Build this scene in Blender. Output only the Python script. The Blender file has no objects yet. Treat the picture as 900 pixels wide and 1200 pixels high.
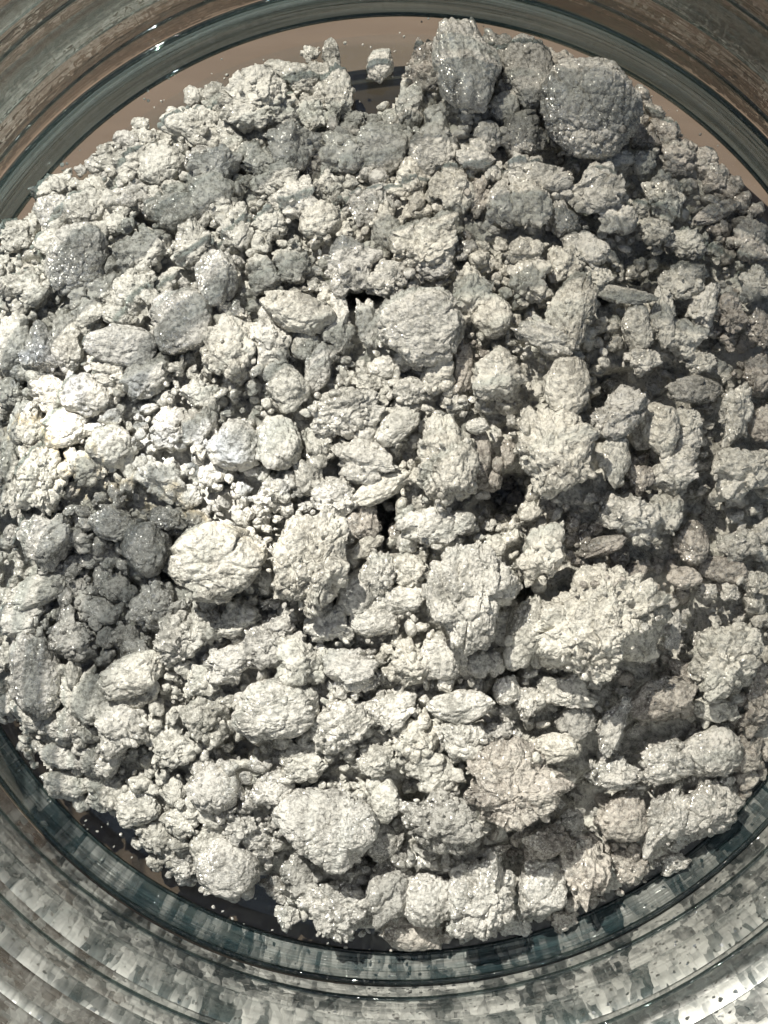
import bpy, math, random
import numpy as np
from mathutils import Vector, Matrix

random.seed(7)
rng = np.random.default_rng(7)
R = math.radians
CM = 0.01                       # everything below is written in centimetres
scene = bpy.context.scene
C = scene.collection

# ------------------------------------------------------------------ camera
PX = 550.0 / 4.5                # photo pixels per cm on the floor of the jar
CAM_H = 22.0                    # camera height above the floor of the jar
JX, JY = 470.0, 567.0           # jar axis in the photo
CX, CY = (450.0 - JX) / PX, -(600.0 - JY) / PX
cam_d = bpy.data.cameras.new("camera")
cam = bpy.data.objects.new("camera", cam_d)
C.objects.link(cam)
cam.location = (CX * CM, CY * CM, CAM_H * CM)
cam_d.sensor_fit = 'VERTICAL'
cam_d.angle = 2 * math.atan((600.0 / PX) / CAM_H)
cam_d.clip_start = 0.005
cam_d.clip_end = 50.0
scene.camera = cam

# ------------------------------------------------------------------ sky, sun
SUN_ELEV, SUN_AZ = 52.0, 118.0     # azimuth measured from +x towards +y (picture up)
world = bpy.data.worlds.new("World")
scene.world = world
world.use_nodes = True
wn = world.node_tree.nodes
sky = wn.new("ShaderNodeTexSky")
sky.sky_type = 'NISHITA'
sky.sun_disc = False
sky.dust_density = 2.0
sky.ozone_density = 0.6
sky.sun_elevation = R(SUN_ELEV)
sky.sun_rotation = R(90 - SUN_AZ)
wn["Background"].inputs["Strength"].default_value = 0.05
world.node_tree.links.new(sky.outputs["Color"], wn["Background"].inputs["Color"])
sd = bpy.data.lights.new("sun", 'SUN')
sd.energy = 5.0
sd.angle = R(0.5)
sd.color = (1.0, 0.965, 0.90)
sun = bpy.data.objects.new("sun", sd)
C.objects.link(sun)
d = Vector((math.cos(R(SUN_AZ)) * math.cos(R(SUN_ELEV)), math.sin(R(SUN_AZ)) * math.cos(R(SUN_ELEV)), math.sin(R(SUN_ELEV))))
sun.rotation_euler = d.to_track_quat('Z', 'Y').to_euler()
sun.location = d * 0.6

vs = scene.view_settings
vs.view_transform = 'Standard'
vs.look = 'None'
vs.gamma = 1.0
vs.use_curve_mapping = False
vs.exposure = 1.36
scene.cycles.use_denoising = True
scene.cycles.max_bounces = 5
scene.cycles.diffuse_bounces = 3
scene.cycles.glossy_bounces = 3
scene.cycles.transparent_max_bounces = 16
scene.cycles.use_adaptive_sampling = True
scene.cycles.adaptive_threshold = 0.03
scene.cycles.sample_clamp_indirect = 4.0


def at(px, py, z=0.0):
    """world x, y in cm of a photo pixel seen at height z"""
    s = (CAM_H - z) / CAM_H
    return CX + (px - 450.0) / PX * s, CY - (py - 600.0) / PX * s


# ------------------------------------------------------------------ numpy noise
_perm = np.random.default_rng(3).permutation(256).astype(np.int64)
_perm = np.concatenate([_perm, _perm, _perm])
_val = np.random.default_rng(4).uniform(-1, 1, 256)


def vnoise(p):
    """smooth value noise, p (n,3) -> (n,) in -1..1"""
    i = np.floor(p).astype(np.int64)
    f = p - i
    f = f * f * f * (f * (f * 6 - 15) + 10)
    i &= 255
    out = 0
    for dx in (0, 1):
        for dy in (0, 1):
            for dz in (0, 1):
                h = _val[_perm[_perm[_perm[(i[:, 0] + dx) & 255] + ((i[:, 1] + dy) & 255)] + ((i[:, 2] + dz) & 255)] & 255]
                w = (f[:, 0] if dx else 1 - f[:, 0]) * (f[:, 1] if dy else 1 - f[:, 1]) * (f[:, 2] if dz else 1 - f[:, 2])
                out = out + h * w
    return out


def fbm(p, octv=4, rough=0.5):
    a, o, s = 1.0, 0, 0
    for k in range(octv):
        o = o + a * vnoise(p + 17.3 * k)
        s += a
        p = p * 2.03
        a *= rough
    return o / s


def worley(p, sites):
    """squared distance to nearest and second nearest site"""
    d2 = (p * p).sum(1)[:, None] + (sites * sites).sum(1)[None, :] - 2 * p @ sites.T
    d2 = np.maximum(d2, 0)
    part = np.partition(d2, 1, axis=1)
    return np.sqrt(part[:, 0]), np.sqrt(part[:, 1])


_ico = {}


def icosphere(level):
    if level in _ico:
        return _ico[level]
    t = (1 + 5 ** 0.5) / 2
    v = np.array([(-1, t, 0), (1, t, 0), (-1, -t, 0), (1, -t, 0), (0, -1, t), (0, 1, t), (0, -1, -t), (0, 1, -t), (t, 0, -1), (t, 0, 1), (-t, 0, -1), (-t, 0, 1)], float)
    v /= np.linalg.norm(v, axis=1)[:, None]
    f = np.array([(0, 11, 5), (0, 5, 1), (0, 1, 7), (0, 7, 10), (0, 10, 11), (1, 5, 9), (5, 11, 4), (11, 10, 2), (10, 7, 6), (7, 1, 8), (3, 9, 4), (3, 4, 2), (3, 2, 6), (3, 6, 8), (3, 8, 9), (4, 9, 5), (2, 4, 11), (6, 2, 10), (8, 6, 7), (9, 8, 1)])
    for _ in range(level):
        e = np.sort(np.concatenate([f[:, [0, 1]], f[:, [1, 2]], f[:, [2, 0]]]), axis=1)
        u, inv = np.unique(e, axis=0, return_inverse=True)
        inv = inv.ravel()
        m = v[u[:, 0]] + v[u[:, 1]]
        m /= np.linalg.norm(m, axis=1)[:, None]
        n = len(f)
        a, b, c = inv[:n] + len(v), inv[n:2 * n] + len(v), inv[2 * n:] + len(v)
        f = np.concatenate([np.stack([f[:, 0], a, c], 1), np.stack([f[:, 1], b, a], 1), np.stack([f[:, 2], c, b], 1), np.stack([a, b, c], 1)])
        v = np.concatenate([v, m])
    _ico[level] = (v, f)
    return _ico[level]


def rdirs(n, g):
    q = g.normal(size=(n, 3))
    return q / np.linalg.norm(q, axis=1)[:, None]


def clump_verts(level, kind, seed, size=0.3, axes=(1, 1, .8)):
    """a clump of about unit radius; size (cm) sets how fine the grain is relative to it"""
    g = np.random.default_rng(seed)
    dv, f = icosphere(level)
    ax = np.array(axes)
    if kind == 's':
        nl, spread, rad, planes = 5, 0.30, (0.55, 0.72), 7
    elif kind == 'o':
        nl, spread, rad, planes = 9, 0.28, (0.60, 0.70), 0
    elif kind == 'd':
        nl, spread, rad, planes = 7, 0.34, (0.50, 0.68), 2
    elif kind == 'm':
        nl, spread, rad, planes = 20, 0.44, (0.34, 0.52), 4
    else:
        nl, spread, rad, planes = 12, 0.50, (0.32, 0.50), 2
    c = rdirs(nl, g) * (spread * g.uniform(0.7, 1.15, nl))[:, None]
    rr = g.uniform(rad[0], rad[1], nl)
    r = np.full(len(dv), 0.62 if kind in 'rm' else 0.78)
    b = dv @ c.T
    disc = rr[None, :] ** 2 - ((c * c).sum(1)[None, :] - b * b)
    hit = np.where(disc > 0, b + np.sqrt(np.maximum(disc, 0)), 0)
    srt = np.sort(hit, axis=1)
    r = np.maximum(r, srt[:, -1])
    for _ in range(planes):                       # broken, flat faces
        n = rdirs(1, g)[0]
        if kind == 'd' :
            n = np.array([g.normal() * .12, g.normal() * .12, 1.0]); n /= np.linalg.norm(n)
        dist = g.uniform(0.66, 0.86)
        k = dv @ n
        r = np.minimum(r, np.where(k > 0.05, dist * (1 + 0.06 * vnoise(dv * 2.7 + seed % 97 + 5 * _)) / np.maximum(k, 0.05), 9))
    p = dv * r[:, None] * ax
    offw = g.uniform(-50, 50, 3)
    wa = {'o': 0.05, 's': 0.10, 'd': 0.07, 'm': 0.20, 'r': 0.22}[kind]
    p = p + wa * np.stack([vnoise(p * 1.9 + offw + q) for q in (0, 31, 62)], 1) + wa * .35 * np.stack([vnoise(p * 4.7 + offw + q) for q in (3, 34, 65)], 1)
    # the clump is itself pieces pressed together: plates at uneven height with open joints
    npl = {'o': 14, 's': 9, 'd': 12, 'm': 26, 'r': 18}[kind]
    sd_ = rdirs(npl, g) * ax * 0.8
    pw = p + 0.16 * np.stack([vnoise(p * 4.1 + offw + q) for q in (7, 38, 69)], 1)
    d2 = np.maximum(((pw[:, None, :] - sd_[None]) ** 2).sum(2), 0)
    o2 = np.argsort(d2, axis=1)[:, :2]
    ar = np.arange(len(p))
    e12 = np.sqrt(d2[ar, o2[:, 1]]) - np.sqrt(d2[ar, o2[:, 0]])
    hgt = g.uniform(-1, 1, npl)[o2[:, 0]]
    pa = {'o': .04, 's': .055, 'd': .05, 'm': .065, 'r': .09}[kind]
    cw = 0.045
    p = p * (1 + (pa * hgt * np.clip(e12 / .09, 0, 1) - pa * 2.4 * np.exp(-(e12 / cw) ** 2)))[:, None]
    flat = {'o': 1.1, 's': 1.7, 'd': 2.2, 'm': 1.5, 'r': 1.2}[kind]
    p[:, 2] = 0.8 * np.tanh(flat * p[:, 2]) / np.tanh(flat)
    # grain: crumbs stuck together, three sizes
    rel = 0.30 / max(size, 0.08)                  # smaller clump, coarser relative grain
    amp = {'s': 0.55, 'd': 0.75, 'm': 1.0, 'r': 1.25, 'o': 0.8}[kind]
    off = g.uniform(-50, 50, 3)
    nrm = dv
    warp = np.stack([vnoise(p * 3.1 / rel ** .5 + off + q) for q in (0, 31, 62)], 1) * 0.10
    for n_s, a, lim in ((int(60 / rel), 0.135 * rel ** .5, 0.36 * rel ** .5), (int(min(460, 300 / rel)), 0.068 * rel ** .5, 0.17 * rel ** .5)):
        n_s = max(n_s, 24)
        pick = g.choice(len(dv), min(n_s, len(dv)), replace=False)
        f1, f2 = worley(p + warp, p[pick] * g.uniform(0.94, 1.02, len(pick))[:, None])
        dome = np.sqrt(np.maximum(0, 1 - np.minimum(f1 / lim, 1) ** 2))
        crack = np.clip((f2 - f1) / (0.10 * lim + 1e-6), 0, 1)
        mod = 0.45 + 0.55 * np.clip(vnoise(p * 2.2 + off + 9) * 1.4 + .5, 0, 1)
        p = p + nrm * (a * amp * mod * (dome - 0.5) - a * 0.45 * (1 - crack) * min(amp, .9) * mod)[:, None]
    fine = fbm(p * 9 / rel ** .5 + off, 4, 0.7)
    p = p + nrm * (0.055 * fine * (amp + .15))[:, None]
    if kind in 'sd':                              # a few open cracks
        w = vnoise(p * 1.7 + off + 40) + 0.25 * vnoise(p * 6 + off)
        p = p - nrm * (0.05 * np.exp(-(w / 0.035) ** 2))[:, None]
    if kind == 'm':                               # smeared ridges
        pr = p @ np.linalg.qr(g.normal(size=(3, 3)))[0]
        w = 1 - np.abs(fbm(np.stack([pr[:, 0] * 3.4, pr[:, 1] * 1.5, pr[:, 2] * 2.4], 1) + off, 3))
        p = p + nrm * (0.08 * (w - 0.75))[:, None]
    return p, f


def mesh_from(name, v, f, mats=(), smooth=True):
    me = bpy.data.meshes.new(name)
    v = np.ascontiguousarray(v, dtype=np.float32)
    f = np.ascontiguousarray(f, dtype=np.int32)
    k = f.shape[1]
    me.vertices.add(len(v))
    me.vertices.foreach_set("co", v.ravel())
    me.loops.add(len(f) * k)
    me.loops.foreach_set("vertex_index", f.ravel())
    me.polygons.add(len(f))
    me.polygons.foreach_set("loop_start", np.arange(0, len(f) * k, k, dtype=np.int32))
    me.update(calc_edges=True)
    if smooth:
        me.polygons.foreach_set("use_smooth", np.ones(len(f), dtype=bool))
    for m in mats:
        me.materials.append(m)
    me.validate()
    return me


def link(name, me, parent=None):
    o = bpy.data.objects.new(name, me)
    C.objects.link(o)
    if parent:
        o.parent = parent
    return o


# ------------------------------------------------------------------ materials
def new_mat(name):
    m = bpy.data.materials.new(name)
    m.use_nodes = True
    nt = m.node_tree
    nt.nodes.clear()
    return m, nt, nt.nodes, nt.links


def N(nt, typ, **kw):
    n = nt.nodes.new(typ)
    for k, v in kw.items():
        if k.startswith('i_'):
            n.inputs[k[2:].replace('_', ' ')].default_value = v
        else:
            setattr(n, k, v)
    return n


def ramp(nt, pts, interp='LINEAR'):
    r = nt.nodes.new("ShaderNodeValToRGB")
    r.color_ramp.interpolation = interp
    e = r.color_ramp.elements
    while len(e) < len(pts):
        e.new(0.5)
    for k, (p, c) in enumerate(pts):
        e[k].position = p
        e[k].color = (*c, 1) if len(c) == 3 else c
    return r


def clay(name, base, dark, glit=0.5, rough=0.9, stripes=False):
    """dry clay: mottled colour, fine pits, mica flakes that catch the light"""
    m, nt, n, l = new_mat(name)
    out = n.new("ShaderNodeOutputMaterial")
    geo = n.new("ShaderNodeNewGeometry")
    oi = n.new("ShaderNodeObjectInfo")
    big = N(nt, "ShaderNodeTexNoise", i_Scale=260.0, i_Detail=2.0, i_Roughness=0.62)
    l.new(geo.outputs["Position"], big.inputs["Vector"])
    mid = N(nt, "ShaderNodeTexNoise", i_Scale=2300.0, i_Detail=3.0, i_Roughness=0.75)
    l.new(geo.outputs["Position"], mid.inputs["Vector"])
    cr = ramp(nt, [(0.40, tuple(c * .72 for c in dark)), (0.54, base), (0.70, tuple(min(.74, c * 1.12) for c in base))])
    mixf = N(nt, "ShaderNodeMath", operation='MULTIPLY_ADD')
    mixf.inputs[1].default_value = 0.6
    l.new(mid.outputs["Fac"], mixf.inputs[0])
    sc = N(nt, "ShaderNodeMath", operation='MULTIPLY')
    sc.inputs[1].default_value = 0.4
    l.new(big.outputs["Fac"], sc.inputs[0])
    l.new(sc.outputs[0], mixf.inputs[2])
    l.new(mixf.outputs[0], cr.inputs["Fac"])
    hsv = n.new("ShaderNodeHueSaturation")
    src = cr.outputs["Color"]
    if stripes:                                   # pale bands of dry powder
        tc = n.new("ShaderNodeTexCoord")
        wv = N(nt, "ShaderNodeTexWave", i_Scale=0.55, i_Distortion=3.0, i_Detail=2.0)
        l.new(tc.outputs["Object"], wv.inputs["Vector"])
        wr = ramp(nt, [(0.66, (0, 0, 0)), (0.95, (.6, .6, .6))])
        l.new(wv.outputs["Color"], wr.inputs["Fac"])
        mm = N(nt, "ShaderNodeMix", data_type='RGBA')
        l.new(wr.outputs["Color"], mm.inputs[0])
        l.new(src, mm.inputs[6])
        mm.inputs[7].default_value = (0.70, 0.69, 0.64, 1)
        src = mm.outputs[2]
    l.new(src, hsv.inputs["Color"])
    mr = N(nt, "ShaderNodeMapRange")
    mr.inputs["To Min"].default_value = 0.90
    mr.inputs["To Max"].default_value = 1.07
    l.new(oi.outputs["Random"], mr.inputs["Value"])
    l.new(mr.outputs[0], hsv.inputs["Value"])
    # flakes
    vo = N(nt, "ShaderNodeTexVoronoi", i_Scale=9000.0)
    l.new(geo.outputs["Position"], vo.inputs["Vector"])
    sep = n.new("ShaderNodeSeparateColor")
    l.new(vo.outputs["Color"], sep.inputs[0])
    patch = N(nt, "ShaderNodeTexNoise", i_Scale=330.0, i_Detail=1.0)
    l.new(geo.outputs["Position"], patch.inputs["Vector"])
    thr = N(nt, "ShaderNodeMath", operation='MULTIPLY_ADD')
    thr.inputs[1].default_value = -1.0
    thr.inputs[2].default_value = 1.42 - 0.12 * glit
    l.new(patch.outputs["Fac"], thr.inputs[0])
    isf = N(nt, "ShaderNodeMath", operation='GREATER_THAN')
    l.new(sep.outputs[0], isf.inputs[0])
    l.new(thr.outputs[0], isf.inputs[1])
    gm = N(nt, "ShaderNodeMath", operation='MULTIPLY')
    gm.inputs[1].default_value = glit
    l.new(isf.outputs[0], gm.inputs[0])
    # relief
    b1 = N(nt, "ShaderNodeBump", i_Strength=0.75, i_Distance=0.00042)
    l.new(mid.outputs["Fac"], b1.inputs["Height"])
    v2 = N(nt, "ShaderNodeTexVoronoi", i_Scale=1700.0)
    l.new(geo.outputs["Position"], v2.inputs["Vector"])
    b2 = N(nt, "ShaderNodeBump", i_Strength=0.6, i_Distance=0.00035, invert=True)
    l.new(v2.outputs["Distance"], b2.inputs["Height"])
    l.new(b1.outputs[0], b2.inputs["Normal"])
    d = N(nt, "ShaderNodeBsdfPrincipled", i_Roughness=rough)
    d.inputs["Specular IOR Level"].default_value = 0.25
    l.new(hsv.outputs[0], d.inputs["Base Color"])
    l.new(b2.outputs[0], d.inputs["Normal"])
    # flake normal: tilted at random per cell
    sub = N(nt, "ShaderNodeVectorMath", operation='SUBTRACT')
    sub.inputs[1].default_value = (0.5, 0.5, 0.5)
    l.new(vo.outputs["Color"], sub.inputs[0])
    sc2 = N(nt, "ShaderNodeVectorMath", operation='SCALE')
    sc2.inputs["Scale"].default_value = 1.1
    l.new(sub.outputs[0], sc2.inputs[0])
    ad = N(nt, "ShaderNodeVectorMath", operation='ADD')
    l.new(geo.outputs["Normal"], ad.inputs[0])
    l.new(sc2.outputs[0], ad.inputs[1])
    nz = N(nt, "ShaderNodeVectorMath", operation='NORMALIZE')
    l.new(ad.outputs[0], nz.inputs[0])
    gl = N(nt, "ShaderNodeBsdfGlossy", i_Roughness=0.38)
    gl.inputs["Color"].default_value = (0.85, 0.83, 0.78, 1)
    l.new(nz.outputs[0], gl.inputs["Normal"])
    mx = n.new("ShaderNodeMixShader")
    l.new(gm.outputs[0], mx.inputs[0])
    l.new(d.outputs[0], mx.inputs[1])
    l.new(gl.outputs[0], mx.inputs[2])
    l.new(mx.outputs[0], out.inputs["Surface"])
    return m


TONES = {
    'c': clay("clay_cream", (0.68, 0.655, 0.585), (0.42, 0.40, 0.35), 0.3),
    'w': clay("clay_pale", (0.665, 0.645, 0.59), (0.41, 0.40, 0.36), 0.5),
    'p': clay("clay_light_grey", (0.60, 0.585, 0.53), (0.36, 0.35, 0.31), 0.4),
    'g': clay("clay_glittery_grey", (0.555, 0.54, 0.50), (0.35, 0.34, 0.31), 0.8, 0.75),
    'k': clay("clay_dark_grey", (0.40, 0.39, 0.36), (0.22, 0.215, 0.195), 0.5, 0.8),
    'b': clay("clay_brown_grey", (0.50, 0.465, 0.415), (0.28, 0.255, 0.225), 0.5, 0.85),
}
TONES['t'] = clay("clay_striped_grey", (0.54, 0.525, 0.485), (0.34, 0.33, 0.30), 0.8, 0.75, stripes=True)
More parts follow.
